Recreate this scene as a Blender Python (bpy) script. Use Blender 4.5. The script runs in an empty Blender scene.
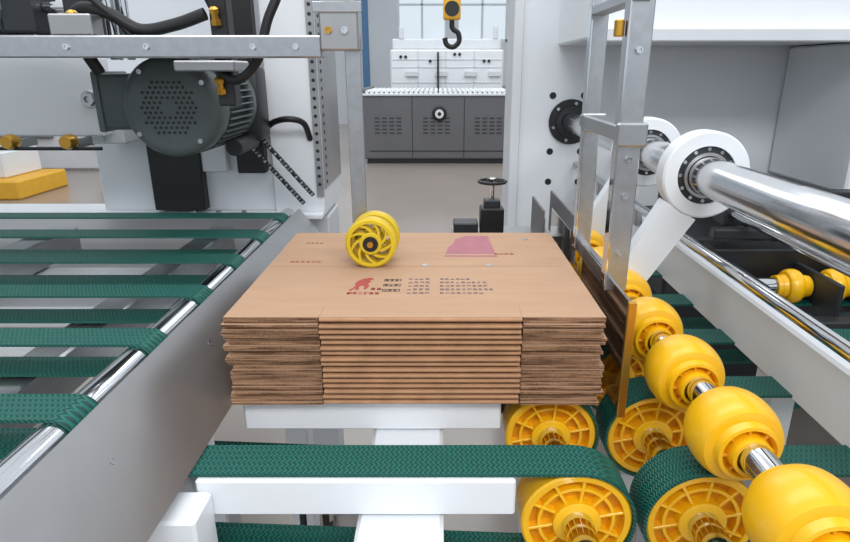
import bpy, bmesh, math, random
from mathutils import Vector, Matrix
random.seed(7)
OZ=1.5   # height of the camera above the hall floor; z values below are relative to it
sc=bpy.context.scene

def lin(c):
    return tuple(((v/255)/12.92 if v/255<=.04045 else (((v/255)+.055)/1.055)**2.4) for v in c)
MC={}
def mat(name,rgb,rough=.5,metal=0.,var=.06,nscale=8,bump=0.,bscale=200,coat=0.,spec=.5,stretch=None):
    if name in MC: return MC[name]
    m=bpy.data.materials.new(name); m.use_nodes=True; nt=m.node_tree; N=nt.nodes; L=nt.links
    p=N['Principled BSDF']; c=lin(rgb)
    tc=N.new('ShaderNodeTexCoord'); nz=N.new('ShaderNodeTexNoise'); nz.inputs['Scale'].default_value=nscale; nz.inputs['Detail'].default_value=4
    src=tc.outputs['Object']
    if stretch:
        mp=N.new('ShaderNodeMapping'); mp.inputs['Scale'].default_value=stretch; L.new(src,mp.inputs[0]); src=mp.outputs[0]
    L.new(src,nz.inputs['Vector'])
    cr=N.new('ShaderNodeValToRGB'); cr.color_ramp.elements[0].position=.3; cr.color_ramp.elements[1].position=.7
    cr.color_ramp.elements[0].color=tuple(x*(1-var) for x in c)+(1,)
    cr.color_ramp.elements[1].color=tuple(min(1,x*(1+var)) for x in c)+(1,)
    L.new(nz.outputs['Fac'],cr.inputs[0]); L.new(cr.outputs[0],p.inputs['Base Color'])
    p.inputs['Roughness'].default_value=rough; p.inputs['Metallic'].default_value=metal
    p.inputs['Coat Weight'].default_value=coat; p.inputs['Coat Roughness'].default_value=.12; p.inputs['Specular IOR Level'].default_value=spec
    if bump:
        n2=N.new('ShaderNodeTexNoise'); n2.inputs['Scale'].default_value=bscale; L.new(src,n2.inputs['Vector'])
        b=N.new('ShaderNodeBump'); b.inputs['Strength'].default_value=bump; b.inputs['Distance'].default_value=.002
        L.new(n2.outputs['Fac'],b.inputs['Height']); L.new(b.outputs[0],p.inputs['Normal'])
    MC[name]=m; return m

WHITE=mat('white_paint',(232,235,239),.36,var=.02,nscale=3,bump=.08,bscale=400)
WHITE2=mat('white_paint_dull',(214,217,221),.5,var=.04,nscale=4)
ALU=mat('brushed_aluminium',(184,186,189),.28,.92,var=.07,nscale=20,stretch=(3,.3,3))
STEEL=mat('sheet_steel',(178,178,179),.32,.85,var=.10,nscale=5)
CHROME=mat('chrome',(212,214,217),.08,1.,var=.03)
CHROME2=mat('ground_steel_shaft',(205,206,208),.17,1.,var=.04,nscale=30,stretch=(1,8,1))
MIRROR=mat('polished_plate',(196,194,190),.10,1.,var=.03)
BLACK=mat('black_plastic',(26,27,29),.42,var=.1)
RUBBER=mat('black_rubber_hose',(20,20,22),.5,var=.1)
DARK=mat('dark_steel',(52,55,58),.45,.4,var=.1)
MOTOR=mat('motor_grey',(88,97,99),.40,.15,var=.06,nscale=15)
MOTOR2=mat('motor_grey_fins',(104,112,114),.42,.15,var=.06,nscale=15)
YEL=mat('yellow_plastic',(248,188,16),.32,var=.05,nscale=10,spec=.5,coat=.25)
YELD=mat('yellow_recess_shade',(222,154,10),.45,var=.06,nscale=10)  # same plastic darkened: shade inside the wheel recesses put into the colour
YLW=mat('yellow_green_plastic',(216,184,36),.34,var=.05,nscale=20)
BRASS=mat('brass',(214,164,72),.28,.9,var=.06)
CAB=mat('cabinet_grey',(104,104,108),.5,var=.04,nscale=2)
CABD=mat('cabinet_slot',(50,52,55),.6)
BLUE=mat('blue_paint',(74,116,156),.5)
ORANGE=mat('orange_yellow_paint',(232,176,52),.5)
CARD=mat('kraft_cardboard',(181,147,120),.78,var=.05,nscale=3,bump=.12,bscale=60,spec=.2,stretch=(2,14,2))
CARDF=mat('kraft_fold',(174,132,99),.75,var=.12,nscale=30,spec=.2)
CARDD=mat('kraft_gap_shade',(52,36,26),.9,var=.2)  # near-black kraft: shade between the folded cartons put into the colour
INKR=mat('red_ink',(166,74,68),.8,var=.1,nscale=60)
INKP=mat('pink_ink',(168,108,118),.8,var=.08,nscale=30)
INKB=mat('blue_ink',(112,102,112),.8,var=.1,nscale=60)
INKK=mat('black_ink',(58,48,46),.8)
CREASE=mat('crease_shade',(173,139,112),.8)

def cutedge():
    m=bpy.data.materials.new('corrugated_cut_edge'); m.use_nodes=True; N=m.node_tree.nodes; L=m.node_tree.links; p=N['Principled BSDF']
    tc=N.new('ShaderNodeTexCoord')
    def nz(scale,st,det=2):
        mp=N.new('ShaderNodeMapping'); mp.inputs['Scale'].default_value=st; L.new(tc.outputs['Object'],mp.inputs[0])
        n=N.new('ShaderNodeTexNoise'); n.inputs['Scale'].default_value=scale; n.inputs['Detail'].default_value=det; L.new(mp.outputs[0],n.inputs['Vector']); return n.outputs['Fac']
    a=nz(240,(.06,.06,1.6)); c=nz(300,(1,1,.5)); d=nz(18,(1,1,1))
    def MA(x,k,y):
        n=N.new('ShaderNodeMath'); n.operation='MULTIPLY_ADD'; L.new(x,n.inputs[0]); n.inputs[1].default_value=k
        if isinstance(y,float): n.inputs[2].default_value=y
        else: L.new(y,n.inputs[2])
        return n.outputs[0]
    h=MA(a,.9,MA(c,.28,MA(d,.25,-.22)))
    cr=N.new('ShaderNodeValToRGB'); e=cr.color_ramp.elements
    e[0].position=.34; e[0].color=lin((86,61,45))+(1,); e[1].position=.64; e[1].color=lin((164,126,97))+(1,)
    L.new(h,cr.inputs[0]); L.new(cr.outputs[0],p.inputs['Base Color']); p.inputs['Roughness'].default_value=.85; p.inputs['Specular IOR Level'].default_value=.15
    return m
CUT=cutedge()

def beltmat():
    m=bpy.data.materials.new('green_belt_rubber'); m.use_nodes=True; N=m.node_tree.nodes; L=m.node_tree.links; p=N['Principled BSDF']
    tc=N.new('ShaderNodeTexCoord'); s=N.new('ShaderNodeSeparateXYZ'); L.new(tc.outputs['Object'],s.inputs[0])
    def M(op,a,b=None,c=None):
        n=N.new('ShaderNodeMath'); n.operation=op
        for i,v in enumerate((a,b,c)):
            if v is None: continue
            if isinstance(v,(int,float)): n.inputs[i].default_value=v
            else: L.new(v,n.inputs[i])
        return n.outputs[0]
    y=M('PINGPONG',s.outputs['Y'],.006)
    v=M('ADD',M('MULTIPLY',M('ADD',s.outputs['X'],s.outputs['Z']),140.),M('MULTIPLY',y,110.))
    h=M('PINGPONG',v,.5)
    b=N.new('ShaderNodeBump'); b.inputs['Strength'].default_value=.8; b.inputs['Distance'].default_value=.003
    L.new(h,b.inputs['Height']); L.new(b.outputs[0],p.inputs['Normal'])
    cr=N.new('ShaderNodeValToRGB'); cr.color_ramp.elements[0].color=lin((0,62,56))+(1,); cr.color_ramp.elements[1].color=lin((2,106,92))+(1,)
    cr.color_ramp.elements[0].position=.1; cr.color_ramp.elements[1].position=.45
    L.new(h,cr.inputs[0]); L.new(cr.outputs[0],p.inputs['Base Color']); p.inputs['Roughness'].default_value=.5
    return m
BELT=beltmat()

class B:
    def __init__(s,name): s.n=name; s.v=[]; s.f=[]; s.fm=[]; s.m=[]
    def mi(s,m):
        if m not in s.m: s.m.append(m)
        return s.m.index(m)
    def add(s,vs,fs,m):
        o=len(s.v); s.v+= [tuple(v) for v in vs]; k=s.mi(m)
        for f in fs: s.f.append([i+o for i in f]); s.fm.append(k)
    def box(s,lo,hi,m,bev=.002,rot=None,seg=1):
        lo=Vector(lo);hi=Vector(hi); c=(lo+hi)/2; d=hi-lo; d=Vector((abs(d.x),abs(d.y),abs(d.z)))
        bm=bmesh.new(); bmesh.ops.create_cube(bm,size=1)
        bmesh.ops.scale(bm,vec=d,verts=bm.verts)
        bv=min(bev,min(d)*.4)
        if bv>0: bmesh.ops.bevel(bm,geom=bm.edges[:],offset=bv,segments=seg,affect='EDGES',profile=.5)
        if rot is not None: bmesh.ops.transform(bm,matrix=rot.to_4x4(),verts=bm.verts)
        bm.verts.index_update()
        s.add([v.co+c for v in bm.verts],[[v.index for v in f.verts] for f in bm.faces],m); bm.free()
    def lathe(s,prof,org,axis,m,seg=40,closed=False):
        org=Vector(org); w=Vector(axis).normalized(); u=w.orthogonal().normalized(); v=w.cross(u)
        vs=[];fs=[];n=len(prof)
        for h,r in prof:
            for k in range(seg):
                a=2*math.pi*k/seg; vs.append(org+w*h+u*(r*math.cos(a))+v*(r*math.sin(a)))
        for i in range(n if closed else n-1):
            j=(i+1)%n
            for k in range(seg):
                l=(k+1)%seg; fs.append([i*seg+k,i*seg+l,j*seg+l,j*seg+k])
        if not closed:
            if prof[0][1]>1e-6: fs.append(list(range(seg))[::-1])
            if prof[-1][1]>1e-6: fs.append([(n-1)*seg+k for k in range(seg)])
        s.add(vs,fs,m)
    def cyl(s,p0,p1,r,m,seg=32,bev=.0015):
        p0=Vector(p0);p1=Vector(p1);h=(p1-p0).length; bev=min(bev,r*.4,h*.4)
        s.lathe([(0,r-bev),(bev,r),(h-bev,r),(h,r-bev)],p0,p1-p0,m,seg)
    def poly(s,pts,y0,y1,m,plane='xz'):
        n=len(pts)
        f={'xz':lambda p,t:(p[0],t,p[1]),'xy':lambda p,t:(p[0],p[1],t),'yz':lambda p,t:(t,p[0],p[1])}[plane]
        s.add([f(p,y0) for p in pts]+[f(p,y1) for p in pts],
              [list(range(n)),list(range(n,2*n))[::-1]]+[[i,i+n,(i+1)%n+n,(i+1)%n] for i in range(n)],m)
    def tube(s,pts,r,m,seg=12,sub=8):
        P=[Vector(p) for p in pts]; Q=[]
        E=[P[0]*2-P[1]]+P+[P[-1]*2-P[-2]]
        for i in range(1,len(E)-2):
            a,b,c,d=E[i-1:i+3]
            for k in range(sub):
                t=k/sub; Q.append(.5*((2*b)+(c-a)*t+(2*a-5*b+4*c-d)*t*t+(-a+3*b-3*c+d)*t**3))
        Q.append(P[-1]); vs=[];fs=[]; u=None
        for i,q in enumerate(Q):
            t=(Q[min(i+1,len(Q)-1)]-Q[max(i-1,0)]).normalized()
            u=t.orthogonal().normalized() if u is None else (u-t*u.dot(t)).normalized()
            v=t.cross(u)
            for k in range(seg):
                a=2*math.pi*k/seg; vs.append(q+u*r*math.cos(a)+v*r*math.sin(a))
        for i in range(len(Q)-1):
            for k in range(seg):
                l=(k+1)%seg; fs.append([i*seg+k,i*seg+l,(i+1)*seg+l,(i+1)*seg+k])
        fs.append(list(range(seg))[::-1]); fs.append([(len(Q)-1)*seg+k for k in range(seg)])
        s.add(vs,fs,m)
    def bolt(s,p,ax,r,m,h=None):
        h=h or r*.8
        s.lathe([(0,r),(h,r),(h,r*.55),(h*.5,r*.55),(h*.5,0)],p,ax,m,6 if r>.004 else 12)
    def done(s,sharp=35):
        me=bpy.data.meshes.new(s.n); xs=[v[0] for v in s.v];ys=[v[1] for v in s.v];zs=[v[2] for v in s.v]
        c=Vector(((min(xs)+max(xs))/2,(min(ys)+max(ys))/2,(min(zs)+max(zs))/2))
        me.from_pydata([tuple(Vector(v)-c) for v in s.v],[],s.f)
        for m in s.m: me.materials.append(m)
        me.polygons.foreach_set('material_index',s.fm)
        bm=bmesh.new(); bm.from_mesh(me); bmesh.ops.recalc_face_normals(bm,faces=bm.faces); bm.to_mesh(me); bm.free()
        me.shade_smooth(); me.set_sharp_from_angle(angle=math.radians(sharp))
        o=bpy.data.objects.new(s.n,me); o.location=c+Vector((0,0,OZ)); sc.collection.objects.link(o); return o
def dup(o,dx=0,dy=0,dz=0):
    n=o.copy(); n.name=o.name.split('.')[0]; n.location=o.location+Vector((dx,dy,dz)); sc.collection.objects.link(n); return n

# ------------------------------------------------------------------ carton stack
def carton_stack():
    b=B('carton_stack'); x0,x1=-.343,.263; xa,xb=-.191,.130; yF,yB=.876,1.395; zb=-.5245; n=16; pitch=.1545/n
    for i in range(n):
        z=zb+i*pitch; jx=random.uniform(-.004,.004); jy=random.uniform(-.003,.003); top=i==n-1
        if top: jx=jy=0
        for k in range(2):
            t=pitch*.42; zz=z+k*pitch*.5
            kx=jx+random.uniform(-.003,.003); ky=jy+random.uniform(-.004,.004)
            if top: kx=ky=0
            for (a,c) in ((x0,xa-.002),(xb+.002,x1)):
                q=Vector((a+(kx if a==x0 else 0),yF+ky,zz)); w=Vector((c+(kx if c==x1 else 0),yB+ky*.5,zz+t))
                dr=random.uniform(-.0012,.0008) if not top else 0
                out0=dr if a==x0 else 0; out1=dr if c==x1 else 0
                vs=[(q.x,q.y,q.z+out0),(w.x,q.y,q.z+out1),(w.x,w.y,q.z+out1),(q.x,w.y,q.z+out0),
                    (q.x,q.y,w.z+out0),(w.x,q.y,w.z+out1),(w.x,w.y,w.z+out1),(q.x,w.y,w.z+out0)]
                b.add(vs,[[0,1,5,4],[1,2,6,5],[2,3,7,6],[3,0,4,7]],CUT)
                b.add(vs,[[4,5,6,7],[3,2,1,0]],CARD)
        H=pitch*.66; zc=z+pitch*.47; pts=[]
        for a in range(9):
            th=-math.pi/2+math.pi*a/8; pts.append((yF-.001+jy-.004*math.cos(th),zc+H/2*math.sin(th)))
        if top:
            pts=[(p[0],min(p[1]+pitch*.12,z+pitch*.93)) for p in pts]
        sec=[(yB,pts[0][1])]+pts+[(yB,pts[-1][1])]
        b.poly(sec,xa+jx*.3,xb+jx*.3,CARDF,'yz')
        b.box((xa,yF+.012,z+pitch*.0),(xb,yB-.01,z+pitch*.9),CARDD,0)  # dark core that paints the shade in the gaps between layers
    zt=zb+n*pitch-pitch*.07
    zt2=zt+.0006
    b.poly([(x0,yF),(x1,yF),(x1-.012,yB),(x0+.004,yB)],zt,zt2,CARD,'xy')
    e=.0004
    def mark(x,y,w,h,m): b.poly([(x,y),(x+w,y),(x+w,y+h),(x,y+h)],zt2+.0001,zt2+e,m,'xy')
    mark(x0+.004,1.135,.584,.0020,CREASE); mark(xa-.001,yF+.002,.0010,.05,CREASE); mark(xb,yF+.002,.0010,.05,CREASE)
    def glyph(x,y,s,m,w=.14):
        for r in range(3):
            if random.random()<.85: mark(x,y+s*(r*.42),s*random.uniform(.6,.95),s*w,m)
        for c in range(2):
            if random.random()<.85: mark(x+s*random.choice((.1,.4,.75)),y,s*w,s*random.uniform(.6,1),m)
    for r in range(5):
        y=.980+r*.0185; x=-.058
        for k in range(4): glyph(x+k*.0105,y,.0085,INKB)
        x=.0
        for k in range(random.randint(6,10)): glyph(x+k*.0098,y,.008,INKB)
    for r in range(3):
        y=.992+r*.027; mark(-.103,y,.03,.0016,INKK); mark(-.103,y+.010,.03,.0016,INKK); mark(-.103,y,.0016,.011,INKK); mark(-.073,y,.0016,.0116,INKK)
        for k in range(3): glyph(-.1+k*.0088,y+.0025,.0065,INKK)
    an=[(0,2),(5,6),(8,12),(6,18),(9,24),(15,29),(20,31),(27,32),(31,27),(25,26),(28,22),(24,18),(27,12),(24,4),(20,4),(21,10),(17,13),(13,10),(14,3),(10,1),(9,6),(4,0)]
    b.poly([(x*.0013-.163,y*.0022+.995) for x,y in an],zt2+.0001,zt2+e,INKR,'xy')
    for k in range(6): glyph(-.163+k*.0098,.978,.0095,INKR,.26)
    for k in range(2): glyph(-.123+k*.0105,1.000,.0095,INKR,.26)
    for k in range(6): glyph(-.305+k*.011,1.16,.010,INKR,.10)
    for k in range(4): glyph(-.300+k*.010,1.30,.008,INKR,.10)
    for k in range(4): glyph(.115+k*.011,1.215,.010,INKR,.14)
    mark(.01,1.20,.11,.010,INKP)
    b.poly([(.012,1.222),(.118,1.222),(.112,1.365),(.060,1.365),(.035,1.335),(.030,1.30),(.018,1.27)],zt2+.0001,zt2+e,INKP,'xy')
    for (x,y) in ((-.03,1.142),(.098,1.142),(.195,1.335)): b.cyl((x,y,zt2),(x,y,zt2+.0012),.007,ALU,20,.0004)
    return b.done(30)
carton_stack()

# ------------------------------------------------------------------ belts
def belt(name,y,xa,ra,xb,rb,ztop,w,t=.0045):
    b=B(name); ca=(xa,ztop-ra); cb=(xb,ztop-rb)
    def loop(d):
        P=[]
        for k in range(25):
            a=math.pi/2-math.pi*k/24; P.append((cb[0]+(rb-d)*math.cos(a),cb[1]+(rb-d)*math.sin(a)))
        for k in range(25):
            a=-math.pi/2-math.pi*k/24; P.append((ca[0]+(ra-d)*math.cos(a),ca[1]+(ra-d)*math.sin(a)))
        return P
    O=loop(0);I=loop(t);n=len(O); vs=[]
    for yy in (y-w/2,y+w/2): vs+=[(p[0],yy,p[1]) for p in O]+[(p[0],yy,p[1]) for p in I]
    fs=[]
    for i in range(n):
        j=(i+1)%n
        fs+=[[i,j,2*n+j,2*n+i],[n+i,n+j,3*n+j,3*n+i],[i,j,n+j,n+i],[2*n+i,2*n+j,3*n+j,3*n+i]]
    b.add(vs,fs,BELT); return b.done(40)
lb=belt('conveyor_belt',.66,-2.3,.028,-.472,.028,-.40,.062)
for k in range(1,6): dup(lb,dy=.21*k)
fb=belt('conveyor_belt',.725,-.43,.07,.194,.084,-.525,.068)
for k in range(1,4): dup(fb,dy=.21*k)
rb=belt('conveyor_belt',.725,.372,.084,1.75,.06,-.525,.068)
for k in range(1,5): dup(rb,dy=.21*k)

def shaft(name,x,z,y0,y1,r,m=CHROME): 
    b=B(name); b.lathe([(0,r*.35),(-.0,r*.8),(.004,r),(y1-y0-.004,r),(y1-y0,r*.8)],(x,y0,z),(0,1,0),m,48)
    b.lathe([(-.001,0),(-.001,r*.35),(.002,r*.35)],(x,y0,z),(0,1,0),BLACK,24)
    return b.done()
shaft('conveyor_drive_shaft',-.472,-.428,.22,1.83,.0232)
shaft('conveyor_drive_shaft',.194,-.609,.60,1.60,.022)
shaft('conveyor_drive_shaft',.372,-.609,.60,1.95,.022)
shaft('nip_roller_shaft',.398,-.464,.36,1.75,.021)

# ------------------------------------------------------------------ yellow pulleys
def pulley(name,x,y,z,R,w,hub=.022,ribs=10):
    b=B(name); o=(x,y-w/2,z); ax=(0,1,0)
    b.lathe([(0,R-.003),(.003,R),(w-.003,R),(w,R-.003),(w,R-.011),(0.001,R-.011)],o,ax,YEL,56,closed=True)
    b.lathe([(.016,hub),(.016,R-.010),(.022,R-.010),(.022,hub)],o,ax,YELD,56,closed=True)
    b.lathe([(-.004,hub),(-.004,hub+.009),(-.002,hub+.012),(w,hub+.014),(w+.004,hub+.009),(w+.004,hub)],o,ax,YEL,40,closed=True)
    b.lathe([(.004,R*.64),(.004,R*.70),(.02,R*.70),(.02,R*.64)],o,ax,YEL,48,closed=True)
    for k in range(ribs):
        a=2*math.pi*k/ribs+.2; c=(R-.008+hub+.008)/2; L=(R-.008-hub-.008)
        rot=Matrix.Rotation(-a,3,'Y')
        b.box((x+c*math.cos(a)-L/2,y-w/2+.003,z+c*math.sin(a)-.0022),(x+c*math.cos(a)+L/2,y-w/2+.02,z+c*math.sin(a)+.0022),YEL,.0008,rot)
    return b.done()
pa=pulley('yellow_belt_pulley',.194,.725,-.609,.0792,.062)
for k in range(1,4): dup(pa,dy=.21*k)
for k in range(5): dup(pa,dx=.178,dy=.21*k)

def barrel(name,x,y,z,R,w,axis=(0,1,0)):
    b=B(name); ax=Vector(axis); o=Vector((x,y,z))-ax*w/2; P=[]
    s=R/.0685
    P.append((.005,.037*s)); P.append((0,.040*s)); P.append((0.001,.045*s)); P.append((.012,.048*s))
    for k in range(19):
        t=k/18; h=.012+(w-.024)*t; P.append((h,.049*s+(R-.049*s)*math.sin(math.pi*t)**.36))
    P.append((w-.012,.048*s)); P.append((w-.001,.045*s)); P.append((w,.040*s)); P.append((w-.005,.037*s))
    b.lathe([(.014,.0212),(.014,.037*s)]+P+[(w-.014,.037*s),(w-.014,.0212)],o,ax,YEL,56,closed=True)
    b.lathe([(-.010,.0212),(-.010,.026),(.016,.028),(.016,.0212)],o,ax,YEL,36,closed=True)
    b.lathe([(w-.016,.0212),(w-.016,.028),(w+.010,.026),(w+.010,.0212)],o,ax,YEL,36,closed=True)
    if axis==(0,1,0):
        for k in range(8):
            a=2*math.pi*k/8+.1; c=.033*s; L=.012*s; rot=Matrix.Rotation(-a,3,'Y')
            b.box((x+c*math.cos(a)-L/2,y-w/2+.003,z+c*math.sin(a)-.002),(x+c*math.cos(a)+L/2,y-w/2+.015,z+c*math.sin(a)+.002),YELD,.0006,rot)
    return b.done(30)
br=barrel('yellow_nip_roller',.396,.530,-.466,.0600,.100)
for k in range(1,7): dup(br,dy=.172*k)
f1=barrel('yellow_nip_roller',.838,1.35,-.490,.042,.06,(1,0,0)); dup(f1,dx=.098); dup(f1,dx=.196); dup(f1,dx=.294)
b=B('nip_roller_shaft'); b.cyl((.70,1.35,-.490),(1.35,1.35,-.490),.0205,CHROME); b.done()

# ------------------------------------------------------------------ spiral press wheels on strap arm
def press():
    b=B('press_wheel_arm')
    b.box((-.180,1.205,-.335),(-.150,1.213,.06),ALU,.001)
    b.box((-.222,1.185,.035),(-.150,1.245,.22),STEEL,.003)
    b.box((-.232,1.18,.10),(-.142,1.185,.118),ALU,.001)
    for z in (.07,.16): b.bolt((-.175,1.185,z),(0,-1,0),.007,CHROME)
    b.bolt((-.205,1.185,.07),(0,-1,0),.007,BRASS)
    def wheel(x,y,z,R=.050,w=.026,n=9):
        o=(x,y-w/2,z); ax=(0,1,0)
        b.lathe([(0,R-.004),(.004,R),(w-.004,R),(w,R-.004),(w,R-.010),(0,R-.010)],o,ax,YLW,48,closed=True)
        b.lathe([(-.002,.008),(-.002,.020),(0,.022),(w,.022),(w,.008)],o,ax,YLW,36,closed=True)
        b.lathe([(-.004,0.0),(-.004,.015),(.002,.015)],o,ax,BLACK,24)
        b.lathe([(-.009,0.0),(-.009,.006),(.002,.006)],o,ax,BRASS,16)
        for k in range(n):
            a0=2*math.pi*k/n; P=[];Q=[]
            for i in range(7):
                t=i/6; r=.020+(R-.028)*t; a=a0+t*.75; h=.0034/r
                P.append((x+r*math.cos(a-h),z+r*math.sin(a-h))); Q.append((x+r*math.cos(a+h),z+r*math.sin(a+h)))
            for i in range(6): b.poly([P[i],P[i+1],Q[i+1],Q[i]],y-w/2+.002,y+w/2-.002,YLW)
    wheel(-.135,1.135,-.320); wheel(-.132,1.185,-.320)
    b.cyl((-.135,1.13,-.320),(-.132,1.22,-.320),.006,CHROME)
    b.box((-.182,1.204,-.335),(-.128,1.216,-.305),ALU,.002)
    return b.done()
press()

# ------------------------------------------------------------------ left ramp and bed frame
b=B('steel_chute_plate')
b.poly([(-.4385,-.407),(-.436,-.4045),(-.342,-.5225),(-.3445,-.5245)],.25,1.82,STEEL)
b.poly([(-.4385,-.407),(-.4355,-.407),(-.4355,-.47),(-.4385,-.47)],.25,1.82,STEEL)
for y in (.62,.95,1.3,1.65): b.bolt((-.40,y,-.4515),(.78,0,.62),.006,ALU,.002)
b.done()
b=B('conveyor_bed_frame')
for (x,w) in ((-.68,.07),(-1.17,.08),(-1.7,.08)): b.box((x-w/2,.2,-.54),(x+w/2,1.82,-.462),ALU,.004)
for y,h in ((1.62,.05),(1.395,.05),(1.18,.05),(.78,.05),(.45,.05)): b.box((-2.2,y-.045,-.60),(-.36,y+.045,-.545),WHITE,.004)
b.box((-.53,.2,-.52),(-.515,1.82,-.455),WHITE,.002)
for x in (-.44,-1.3,-2.1):
    for y in (.45,1.62): b.box((x-.035,y-.035,-1.5),(x+.035,y+.035,-.60),WHITE,.004)
b.box((-2.2,.4,-.98),(-.36,.46,-.92),WHITE2,.004)
b.done()
b=B('delivery_table_frame')
for k in range(4):
    y=.725+.21*k; b.box((-.335,y-.041,-.588),(.104,y+.041,-.5305),WHITE,.003)
b.box((-.115,.50,-.68),(.005,1.62,-.5905),WHITE,.006)
b.box((-.390,.620,-.72),(-.312,.683,-.545),WHITE,.004)
b.box((-.110,.62,-1.5),(-.0,.70,-.68),WHITE,.006); b.box((-.110,1.5,-1.5),(-.0,1.58,-.68),WHITE,.006)
b.box((-.5,.98,-.80),(.5,1.03,-.74),WHITE2,.004)
b.box((-.30,1.25,-1.02),(.9,1.31,-.95),DARK,.004)
for x in (-.45,.45): b.box((x-.03,.97,-1.5),(x+.03,1.04,-.74),WHITE2,.004)
for x in (-.20,-.24): b.cyl((x,.86,-1.1),(x,.86,-.60),.006,BLACK)
b.done()
b=B('caster_wheel')
b.lathe([(0,.05),(.006,.06),(.03,.06),(.036,.05)],(-.17,.90,-.86),(0,1,0),RUBBER,40)
b.lathe([(-.004,.02),(-.001,.035),(.037,.035),(.04,.02)],(-.17,.90,-.86),(0,1,0),ALU,32)
b.box((-.195,.892,-.86),(-.145,.897,-.77),ALU,.002); b.box((-.195,.94,-.86),(-.145,.945,-.77),ALU,.002); b.box((-.195,.892,-.775),(-.145,1.0,-.765),ALU,.002)
b.done()

# ------------------------------------------------------------------ left machine frame
b=B('machine_side_frame')
b.box((-.525,1.88,-.43),(-.368,2.22,.9),WHITE,.004)
b.box((-1.08,1.90,-.43),(-.525,1.96,-.11),WHITE,.004)
b.box((-.64,1.96,-.43),(-.525,2.1,.9),WHITE,.004)
b.box((-1.08,1.84,-.445),(-.37,2.2,-.428),WHITE,.003)
b.box((-3.0,1.70,-.175),(-.93,1.78,.035),WHITE,.005)
b.box((-3.0,1.95,-.46),(-.37,2.15,-1.0),WHITE2,.005)
for x in (-.45,-1.5,-2.5): b.box((x-.06,1.98,-1.5),(x+.06,2.1,-.9),WHITE2,.005)
b.box((-.372,1.90,-.36),(-.364,2.215,.9),STEEL,.001)
b.box((-.388,1.872,-.38),(-.366,1.882,.9),STEEL,.001)
for k in range(34):
    z=-.34+k*.026; b.cyl((-.3645,1.93,z),(-.362,1.93,z),.006,DARK,10)
    b.cyl((-.377,1.872,z),(-.377,1.870,z),.0055,DARK,10)
for x in (-.98,-.93): b.box((x-.03,1.74,-.20),(x+.03,1.96,-.10),WHITE,.004)
for (x,z) in ((-1.25,-.075),(-.955,-.075)): b.bolt((x,1.70,z),(0,-1,0),.018,ALU); b.cyl((x,1.70,z),(x,1.697,z),.024,STEEL)
for x in (-.62,-.70,-.78): b.bolt((x,1.86,-.428),(0,0,1),.009,ALU)
b.box((-.90,1.86,-.42),(-.74,1.90,-.05),BLACK,.003)
b.box((-.74,1.87,-.30),(-.66,1.90,-.02),WHITE2,.003)
b.box((-.62,1.84,-.30),(-.535,1.88,.30),BLACK,.003)
b.box((-1.9,2.6,-.10),(-.66,2.64,1.0),WHITE2,.004)
b.done()
b=B('crossbar_rail')
b.box((-1.5,1.20,.022),(-.222,1.235,.062),ALU,.003)
b.box((-1.5,1.26,.030),(-.46,1.50,.040),STEEL,.002)
b.box((-.455,1.28,-.07),(-.420,1.32,.30),BLACK,.003)
b.box((-.52,1.235,-.002),(-.40,1.33,.018),STEEL,.003)
for x in (-1.3,-1.1,-.85,-.7,-.55,-.35,-.27): b.bolt((x,1.20,.042),(0,-1,0),.006,CHROME)
b.cyl((-.66,1.30,.02),(-.66,1.30,.5),.012,CHROME); b.cyl((-.630,1.30,.02),(-.630,1.30,.5),.008,CHROME)
for (x,z) in ((-.44,.085),(-.44,.03),(-.445,-.045)):
    b.lathe([(0,.010),(.01,.010),(.01,.007),(.022,.007),(.022,.010),(.030,.010),(.034,.004)],(x,1.275,z),(0,-.3,1),BRASS,6)
b.lathe([(0,.012),(.010,.012),(.010,.008),(.03,.008),(.03,.012),(.042,.012),(.047,.006)],(-.69,1.22,.060),(0,0,1),BRASS,8)
b.box((-.73,1.205,.062),(-.65,1.25,.10),STEEL,.003)
b.done()

# gear motor
b=B('gear_motor')
mx,my,mz=-.624,1.43,-.082; R=.114
b.lathe([(-.002,0),(-.002,R*.2),(0,R*.8),(.006,R*.93),(.018,R),(.075,R),(.078,R*.97),(.080,R*.9)],(mx,my,mz),(0,1,0),MOTOR,64)
b.lathe([(.08,R*.84),(.26,R*.84)],(mx,my,mz),(0,1,0),MOTOR2,64)
for k in range(44):
    a=2*math.pi*k/44; c=R*.90; rot=Matrix.Rotation(-a,3,'Y')
    b.box((mx+c*math.cos(a)-.014,my+.085,mz+c*math.sin(a)-.0018),(mx+c*math.cos(a)+.014,my+.265,mz+c*math.sin(a)+.0018),MOTOR2,.0006,rot)
b.lathe([(.265,R*.9),(.27,R*1.02),(.292,R*1.02),(.298,R*.8)],(mx,my,mz),(0,1,0),MOTOR,48)
for i in range(-6,7):
    for j in range(-6,7):
        x=i*.0125+(j%2)*.006; z=j*.0112
        if x*x+z*z<.066**2 and (x*x+z*z>.018**2): b.cyl((mx+x,my-.0035,mz+z),(mx+x,my+.001,mz+z),.0032,BLACK,10,.0003)
for a in (.6,2.2,3.8,5.4): b.bolt((mx+R*.86*math.cos(a),my+.004,mz+R*.86*math.sin(a)),(0,-1,0),.006,ALU)
b.box((mx-R-.075,my+.05,mz-.055),(mx-R+.02,my+.19,mz+.075),MOTOR,.010,seg=3)
b.box((mx-R-.082,my+.045,mz-.060),(mx-R-.066,my+.195,mz+.080),MOTOR2,.005,seg=2)
b.box((mx-.08,my+.30,mz-.11),(mx+.12,my+.40,mz+.09),DARK,.012,seg=2)
b.cyl((mx+.085,my+.16,mz-.11),(mx+.085,my+.32,mz-.11),.022,DARK)
b.lathe([(0,.010),(.02,.010),(.02,.014),(.03,.014)],(mx-.04,my+.10,mz+R),(0,0,1),BRASS,8)
b.done()
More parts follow.
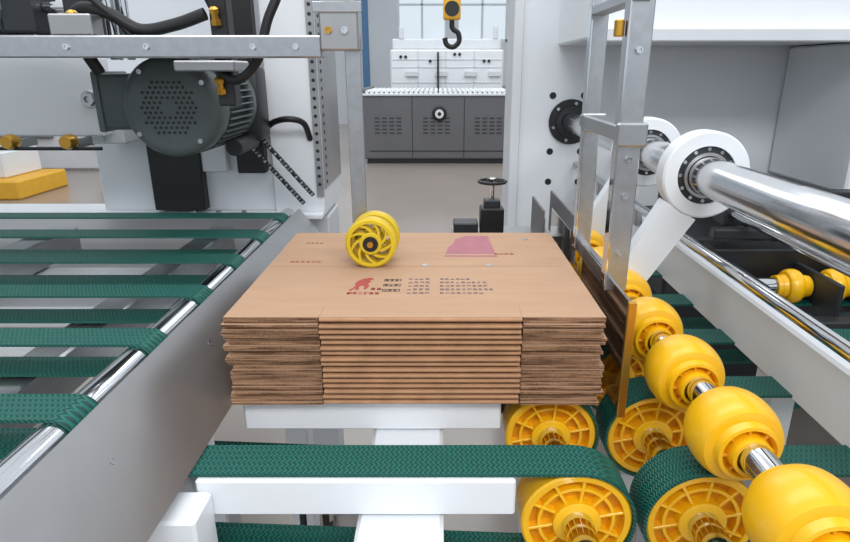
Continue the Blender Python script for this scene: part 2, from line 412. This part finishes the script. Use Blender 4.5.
def chain(name,p0,p1,n):
    b=B(name); p0=Vector(p0);p1=Vector(p1); d=(p1-p0)/n; dn=d.normalized(); 
    for k in range(n):
        c=p0+d*(k+.5)
        for s in (-.006,.006):
            ang=math.atan2(dn.z,dn.x); rot=Matrix.Rotation(-ang,3,'Y')
            off=.0015 if k%2 else 0
            b.box((c.x-d.length*.6,c.y+s-.001+off,c.z-.005),(c.x+d.length*.6,c.y+s+.001+off,c.z+.005),DARK,.0008,rot)
        b.cyl((c.x,c.y-.007,c.z),(c.x,c.y+.007,c.z),.004,STEEL,10)
    return b.done()
chain('drive_chain',(-.600,1.78,-.155),(-.415,1.80,-.385),26)
chain('drive_chain',(-.565,1.78,-.135),(-.385,1.80,-.36),26)
b=B('chain_sprocket')
sx,sy,sz=-.582,1.775,-.140
b.lathe([(0,.03),(.01,.03),(.01,.018),(.03,.018)],(sx,sy,sz),(0,1,0),STEEL,18); 
for k in range(14):
    a=2*math.pi*k/14; b.box((sx+.031*math.cos(a)-.004,sy+.002,sz+.031*math.sin(a)-.003),(sx+.031*math.cos(a)+.004,sy+.008,sz+.031*math.sin(a)+.003),STEEL,.001,Matrix.Rotation(-a,3,'Y'))
b.cyl((sx,1.70,sz),(sx,1.84,sz),.012,CHROME); b.done()
b=B('finned_servo_motor')
b.lathe([(0,.05),(.01,.06),(.02,.06)],(-1.14,1.42,.135),(1,0,0),MOTOR,40)
b.lathe([(.02,.052),(.22,.052)],(-1.14,1.42,.135),(1,0,0),MOTOR2,40)
for k in range(12): b.lathe([(.025+k*.016,.05),(.025+k*.016,.068),(.031+k*.016,.068),(.031+k*.016,.05)],(-1.14,1.42,.135),(1,0,0),MOTOR,40)
b.box((-.93,1.37,.075),(-.86,1.47,.175),DARK,.006); b.box((-1.16,1.37,.041),(-.86,1.47,.072),STEEL,.003)
b.cyl((-.86,1.42,.13),(-.80,1.42,.13),.012,CHROME)
b.box((-.80,1.38,.041),(-.70,1.46,.16),DARK,.006)
b.done()
def hose(pts,r=.011): b=B('black_cable_hose'); b.tube(pts,r,RUBBER); return b.done()
hose([(-.70,1.30,-.005),(-.715,1.27,.06),(-.70,1.26,.11),(-.64,1.25,.105),(-.585,1.26,.075),(-.52,1.27,.085),(-.46,1.275,.105)],.012)
hose([(-.44,1.27,-.005),(-.40,1.25,-.018),(-.355,1.24,.02),(-.33,1.24,.09),(-.30,1.25,.16),(-.29,1.26,.26)],.009)
hose([(-.53,1.86,-.17),(-.49,1.82,-.145),(-.44,1.80,-.135),(-.405,1.83,-.15),(-.40,1.88,-.20)],.009)
hose([(-.76,1.25,.30),(-.72,1.25,.20),(-.66,1.24,.13),(-.62,1.25,.09),(-.60,1.26,.055)],.007)
hose([(-.50,1.33,.40),(-.49,1.32,.22),(-.46,1.32,.12),(-.435,1.30,.11)],.008)
b=B('guide_rod'); b.cyl((-3,1.62,-.198),(-.9,1.62,-.198),.005,DARK)
for x in (-.985,-1.14): 
    b.lathe([(0,.016),(.012,.020),(.028,.020),(.04,.016)],(x,1.6,-.180),(0,1,0),BRASS,24); b.box((x-.006,1.61,-.20),(x+.006,1.72,-.176),STEEL,.001)
b.done()

# ------------------------------------------------------------------ right machine frame
b=B('machine_side_frame')
b.box((.315,2.60,-1.5),(.62,2.80,1.1),WHITE,.006)
b.box((.295,2.57,-1.5),(.335,2.83,1.1),WHITE2,.004)
b.box((.62,2.63,-.74),(3.2,2.75,1.1),WHITE,.004)
b.box((.62,2.64,-1.5),(3.2,2.74,-.74),DARK,.004)
b.box((.48,2.05,.095),(3.2,2.62,.55),WHITE,.008); b.box((.48,2.0,.085),(3.2,2.06,.125),WHITE2,.004)
b.box((1.43,2.10,-.42),(3.2,2.62,.09),WHITE,.008)
ex,ez=.55,-.206
b.lathe([(0,.050),(0,.092),(.012,.092),(.012,.050)],(ex,2.588,ez),(0,1,0),BLACK,48,closed=True)
b.lathe([(-.01,.042),(-.01,.062),(.012,.062),(.012,.042)],(ex,2.588,ez),(0,1,0),DARK,48,closed=True)
for k in range(6):
    a=k*math.pi/3+.3; b.bolt((ex+.077*math.cos(a),2.588,ez+.077*math.sin(a)),(0,-1,0),.007,ALU)
for (x,z) in ((.47,-.10),(.60,-.10),(.47,-.33),(.60,-.33),(.47,-.46),(.60,-.46)): b.cyl((x,2.598,z),(x,2.601,z),.014,BLACK,20,.0005)
b.done()
b=B('main_roller_shaft')
b.lathe([(0,.03),(0,.038),(.004,.0405),(.60,.0405),(.60,.039),(2.3,.039)],(ex,.30,ez),(0,1,0),CHROME2,72)
b.done()
def bracket(y):
    b=B('nip_roller_bracket'); w=.046
    b.lathe([(0,.060),(0,.086),(.004,.090),(w-.004,.090),(w,.086),(w,.060)],(ex,y,ez),(0,1,0),WHITE,64,closed=True)
    b.lathe([(.006,.040),(.006,.060),(w-.006,.060),(w-.006,.040)],(ex,y,ez),(0,1,0),DARK,48,closed=True)
    b.lathe([(-.002,.0405),(-.002,.047),(w+.002,.047),(w+.002,.0405)],(ex,y,ez),(0,1,0),STEEL,48,closed=True)
    for k in range(12):
        a=k*math.pi/6; b.lathe([(0,.004),(.003,.004)],(ex+.0535*math.cos(a),y+.0035,ez+.0535*math.sin(a)),(0,1,0),CHROME,10)
    p=Vector((ex,ez)); q=Vector((.398,-.464)); d=(q-p).normalized(); n=Vector((-d.y,d.x))
    s=p+d*.086; pts=[s-n*.040,s+n*.040]
    base=math.atan2(n.y,n.x)
    for k in range(13):
        a=base-math.pi*k/12; pts.append((q.x+.032*math.cos(a),q.y+.032*math.sin(a)))
    b.poly([tuple(v) for v in pts],y+.004,y+w-.006,WHITE)
    b.bolt((q.x,y+.003,q.y),(0,-1,0),.014,STEEL); b.bolt((p.x+.075*.7,y,p.y-.0),(0,-1,0),.005,BLACK)
    return b.done()
k1=bracket(1.235); dup(k1,dy=.36)
b=B('side_guide_plate')
b.box((.298,.875,-.545),(.303,1.20,-.345),MIRROR,.001)
b.box((.294,.868,-.548),(.307,.876,-.343),BRASS,.001)
b.box((.306,.93,-.50),(.314,1.18,-.36),DARK,.001)
b.box((.291,.995,-.37),(.329,1.007,.25),ALU,.002)
b.box((.289,.995,-.37),(.294,1.020,.25),CHROME,.001)
b.box((.291,1.245,-.37),(.324,1.257,.25),ALU,.002)
b.box((.289,1.240,-.37),(.294,1.262,.25),CHROME,.001)
b.box((.284,.982,-.118),(.334,.995,-.080),ALU,.003)
b.box((.286,.990,-.110),(.296,1.265,-.085),ALU,.002); b.box((.286,1.235,-.118),(.334,1.245,-.082),ALU,.003)
b.box((.298,.995,-.375),(.314,1.26,-.345),STEEL,.002)
for z in (-.20,-.14,.03,-.30): b.bolt((.310,.995,z),(0,-1,0),.006,CHROME)
b.box((.292,.99,.10),(.320,1.265,.118),ALU,.002)
b.cyl((.28,1.01,.05),(.28,1.01,.075),.008,BRASS)
b.box((.296,1.32,-.523),(.301,1.56,-.345),MIRROR,.001)
b.box((.301,1.30,-.42),(.306,1.62,-.31),CAB,.001)
b.done()
b=B('backstop_plate')
b.box((.255,1.46,-.522),(.261,1.64,-.33),CAB,.001); b.box((.261,1.50,-.52),(.270,1.53,-.36),STEEL,.001)
b.done()
b=B('handwheel_valve')
vx,vy=.142,1.62
b.box((vx-.032,vy-.03,-.425),(vx+.032,vy+.03,-.355),BLACK,.004)
b.box((vx-.022,vy-.02,-.357),(vx+.022,vy+.02,-.335),DARK,.003)
b.cyl((vx,vy,-.34),(vx,vy,-.285),.007,CHROME)
b.tube([(vx+.036*math.cos(a*math.pi/8),vy+.036*math.sin(a*math.pi/8),-.286) for a in range(17)],.0045,BLACK,10,3)
for a in range(4): b.cyl((vx,vy,-.286),(vx+.036*math.cos(a*math.pi/2+.4),vy+.036*math.sin(a*math.pi/2+.4),-.286),.003,BLACK,8)
b.cyl((vx,vy,-.294),(vx,vy,-.276),.011,CHROME)
b.box((vx-.105,vy-.035,-.43),(vx-.038,vy+.03,-.395),DARK,.003)
b.box((vx-.11,vy-.045,-.445),(.30,vy+.06,-.425),STEEL,.003)
b.box((.27,vy-.045,-1.5),(.31,vy+.06,-.44),WHITE2,.003)
b.done()
b=B('roller_support_rail')
b.box((.60,.20,-.535),(.66,2.56,-.42),WHITE,.005)
for y in (1.0,2.3): b.box((.605,y-.03,-1.5),(.655,y+.03,-.53),WHITE2,.004)
for y in (1.75,2.2): b.box((.58,y-.015,-.44),(.60,y+.015,-.375),STEEL,.003)
b.box((1.02,.6,-.50),(1.07,2.56,-.40),DARK,.004); b.box((.66,1.75,-.42),(1.9,1.80,-.34),DARK,.004)
b.box((.68,1.42,-.52),(1.9,1.50,-.42),BLACK,.003); b.box((.68,1.44,-.40),(1.9,1.47,-.375),DARK,.003)
b.box((.70,1.20,-.56),(1.9,1.24,-.52),DARK,.003)
for x in (.72,.887,.985,1.083): b.box((x-.006,1.24,-.55),(x+.006,1.42,-.45),DARK,.002)
b.box((.75,1.9,-.74),(2.6,2.4,-.52),DARK,.01)
b.box((1.5,.6,-.62),(1.56,2.56,-.50),WHITE2,.004)
b.done()
shaft('tie_rod',.585,-.382,.3,2.60,.012)
shaft('tie_rod',.76,-.35,.6,2.63,.013,CHROME2)
shaft('tie_rod',.90,-.33,.7,2.63,.010,DARK)
b=B('locking_knob_clamp')
b.box((.735,1.52,-.385),(.785,1.58,-.325),DARK,.003)
b.lathe([(0,.012),(.012,.012),(.012,.006),(.03,.006),(.03,.014),(.04,.014)],(.76,1.55,-.325),(0,0,1),BRASS,10)
b.done()

# ------------------------------------------------------------------ hall
b=B('floor'); b.box((-14,-6,-1.6),(14,19,-1.5),mat('epoxy_floor',(152,142,134),.2,var=.06,nscale=.8,spec=.5),0); b.done()
WALL=mat('wall_paint',(208,213,217),.8,var=.02,nscale=1)
b=B('wall_back'); Y0=18
wins=[(-9.5,-7.9),(-6.6,-5.0),(-3.9,-2.2),(-1.2,.2),(.45,1.9),(3.0,4.6),(6,7.6),(9,10.6)]
zs,zt_=.75,5.0
b.box((-14,Y0,-1.5),(14,Y0+.2,zs),WALL,0); b.box((-14,Y0,zt_),(14,Y0+.2,6.0),WALL,0)
xp=-14
for a,c in wins+[(14,14)]:
    b.box((xp,Y0,zs),(a,Y0+.2,zt_),WALL,0) if a>xp else None; xp=c
b.done()
WF=mat('window_frame_paint',(214,220,224),.5)
GL=bpy.data.materials.new('window_glass'); GL.use_nodes=True
_n=GL.node_tree.nodes; _p=_n['Principled BSDF']; _t=_n.new('ShaderNodeBsdfTransparent'); _t.inputs[0].default_value=(.97,.99,1,1); _m=_n.new('ShaderNodeMixShader'); _m.inputs[0].default_value=.05
_p.inputs['Roughness'].default_value=.05
GL.node_tree.links.new(_t.outputs[0],_m.inputs[1]); GL.node_tree.links.new(_p.outputs[0],_m.inputs[2]); GL.node_tree.links.new(_m.outputs[0],_n['Material Output'].inputs[0])
for i,(a,c) in enumerate(wins):
    b=B('window_%d'%(i+1)); w=c-a
    b.box((a,Y0+.02,zs),(a+.07,Y0+.14,zt_),WF,.005); b.box((c-.07,Y0+.02,zs),(c,Y0+.14,zt_),WF,.005)
    b.box((a,Y0+.02,zs),(c,Y0+.14,zs+.08),WF,.005); b.box((a,Y0+.02,zt_-.08),(c,Y0+.14,zt_),WF,.005)
    b.box((a+w/2-.03,Y0+.04,zs),(a+w/2+.03,Y0+.12,zt_),WF,.005)
    for z in (1.7,2.8,3.9): b.box((a,Y0+.04,z),(c,Y0+.12,z+.05),WF,.005)
    b.box((a+.05,Y0+.075,zs+.05),(c-.05,Y0+.085,zt_-.05),GL,0)
    b.done()
b=B('wall_left'); b.box((-14,-6,-1.5),(-13.8,18,6),WALL,0); b.done()
b=B('wall_right'); b.box((13.8,-6,-1.5),(14,18,6),WALL,0); b.done()
b=B('structural_column'); b.box((-2.06,16.9,-1.5),(-1.90,17.2,6),BLUE,.01); b.box((-2.25,16.8,-1.5),(-1.75,17.3,-1.3),BLUE,.01); o=b.done(); dup(o,dx=4.4); dup(o,dx=-6)

b=B('grey_feeder_cabinet')
X0,X1,YF,ZT=-1.28,1.22,10.2,-.40
b.box((X0,YF,-1.42),(X1,YF+1.7,ZT),CAB,.02); b.box((X0+.05,YF+.06,-1.5),(X1-.05,YF+1.6,-1.42),CABD,0)
b.box((X0-.03,YF-.02,ZT),(X1+.03,YF+.05,ZT+.04),WHITE2,.01)
b.box((X0-.02,YF,ZT),(X0+.04,YF+1.7,ZT+.12),CAB,.01); b.box((X1-.04,YF,ZT),(X1+.02,YF+1.7,ZT+.12),CAB,.01)
for k in range(30):
    x=X0+.08+k*(X1-X0-.16)/29; b.cyl((x,YF+.05,ZT+.06),(x,YF+1.6,ZT+.06),.03,WHITE,12)
for x in (X0+.82,X1-.82): b.box((x-.006,YF-.004,-1.40),(x+.006,YF+.002,ZT-.02),CABD,0)
for gx in (X0+.2,X0+1.0,X1-.64):
    for i in range(4):
        for j in range(5): b.box((gx+i*.12,YF-.006,-1.0+j*.06),(gx+i*.12+.08,YF+.002,-.982+j*.06),CABD,0)
b.lathe([(0,.12),(.03,.12),(.04,.10)],(-.01,YF,-.68),(0,-1,0),BLACK,36); b.lathe([(.04,.07),(.06,.07),(.06,.0)],(-.01,YF,-.68),(0,-1,0),WHITE,30)
b.lathe([(.06,.03),(.07,.03),(.07,.0)],(-.01,YF,-.68),(0,-1,0),BLACK,20)
b.box((X0+.1,YF-.002,-1.30),(X1-.1,YF+.002,-1.28),CABD,0)
b.done()
b=B('white_printing_machine')
b.box((-1.02,13,-1.5),(1.30,14.4,.40),WHITE,.03); b.box((-1.0,13.3,.40),(1.28,14.2,.62),WHITE2,.03)
for x in (-.45,.12,.70): b.box((x-.01,12.99,-1.3),(x+.01,13.01,.38),WHITE2,0)
for z in (-.25,.05,.2): b.box((-.98,12.99,z),(1.26,13.005,z+.015),WHITE2,0)
for x,z in ((-.8,.2),(-.7,.2),(-.2,.12),(.3,.25),(.4,.25),(.9,.12),(1.0,.12)): b.cyl((x,13,z+.06),(x,12.97,z+.06),.03,BLACK,16)
for x in (-.7,-.1,.5,1.0): b.box((x,12.95,-.12),(x+.25,12.99,-.02),WHITE2,.005)
b.box((-.06,12.9,-.6),(-.02,12.95,.35),DARK,.005)
for x in (-.85,1.1): b.box((x,13.3,.62),(x+.1,13.4,.85),WHITE2,.01)
b.done()
b=B('crane_hook')
hx,hy=.165,9.0
b.box((hx-.12,hy-.08,.66),(hx+.12,hy+.08,.94),ORANGE,.03,seg=3)
b.lathe([(0,.1),(.17,.1)],(hx,hy-.085,.80),(0,1,0),BLACK,24); b.cyl((hx-.04,hy,.94),(hx-.04,hy,5),.012,DARK); b.cyl((hx+.04,hy,.94),(hx+.04,hy,5),.012,DARK)
b.cyl((hx,hy,.56),(hx,hy,.68),.035,BLACK)
b.tube([(hx,hy,.59),(hx+.02,hy,.54),(hx+.09,hy,.49),(hx+.10,hy,.38),(hx+.02,hy,.31),(hx-.07,hy,.34),(hx-.10,hy,.43)],.036,BLACK)
b.box((-13.79,hy-.15,5),(13.79,hy+.15,5.4),ORANGE,0)
b.done()
b=B('yellow_pallet_base')
b.box((-7.0,7.2,-1.5),(-5.1,8.2,-1.27),ORANGE,.02); b.box((-7,7.4,-1.27),(-5.35,8.1,-.95),WHITE,.02)
b.done()
b=B('white_machine_housing')
b.box((-7.5,9.5,-1.5),(-3.9,10.5,-.3),WHITE,.04); b.box((-7.0,9.4,-1.0),(-6.0,9.5,-.5),CAB,.01); b.box((-5.4,9.4,-1.1),(-4.3,9.5,-.7),CAB,.01); b.box((-7.5,9.6,-.3),(-3.9,10.4,1.2),WHITE2,.04)
b.done()

# ------------------------------------------------------------------ lights
def area(name,loc,rot,sx,sy,p,col=(1,1,1)):
    l=bpy.data.lights.new(name,'AREA'); l.shape='RECTANGLE'; l.size=sx; l.size_y=sy; l.energy=p; l.color=col
    o=bpy.data.objects.new(name,l); o.location=(loc[0],loc[1],loc[2]+OZ); o.rotation_euler=[math.radians(r) for r in rot]; sc.collection.objects.link(o)
area('overhead_area_light',(-.4,1.6,2.6),(0,0,0),3.5,1.2,42,(.96,.98,1))
area('overhead_area_light',(.9,-1.6,2.0),(48,0,0),3,.8,82,(.98,.99,1))  # added lamp behind the camera, tilted forward to brighten the right-hand panel
area('overhead_area_light',(0,9,4.5),(0,0,0),6,6,290,(.95,.98,1))
w=bpy.data.worlds.new('World'); sc.world=w; w.use_nodes=True; N=w.node_tree.nodes; L=w.node_tree.links
tc=N.new('ShaderNodeTexCoord'); sp=N.new('ShaderNodeSeparateXYZ'); cr=N.new('ShaderNodeValToRGB'); ma=N.new('ShaderNodeMapRange')
ma.inputs['From Min'].default_value=-1; L.new(tc.outputs['Generated'],sp.inputs[0]); L.new(sp.outputs['Z'],ma.inputs[0]); L.new(ma.outputs[0],cr.inputs[0]); L.new(cr.outputs[0],N['Background'].inputs[0])
e=cr.color_ramp.elements; e[0].position=0; e[0].color=(.25,.25,.25,1); e[1].position=1; e[1].color=(.93,.96,1,1)
x=e.new(.46); x.color=(.35,.36,.38,1); x=e.new(.51); x.color=(.84,.92,1,1)
N['Background'].inputs[1].default_value=.95
cd=bpy.data.cameras.new('camera'); cd.sensor_width=36; cd.lens=25.41; cd.shift_x=-15/850; cd.clip_start=.02
co=bpy.data.objects.new('camera',cd); co.location=(0,0,OZ); co.rotation_euler=(math.radians(71.5),0,0); sc.collection.objects.link(co); sc.camera=co
sc.view_settings.view_transform='Standard'
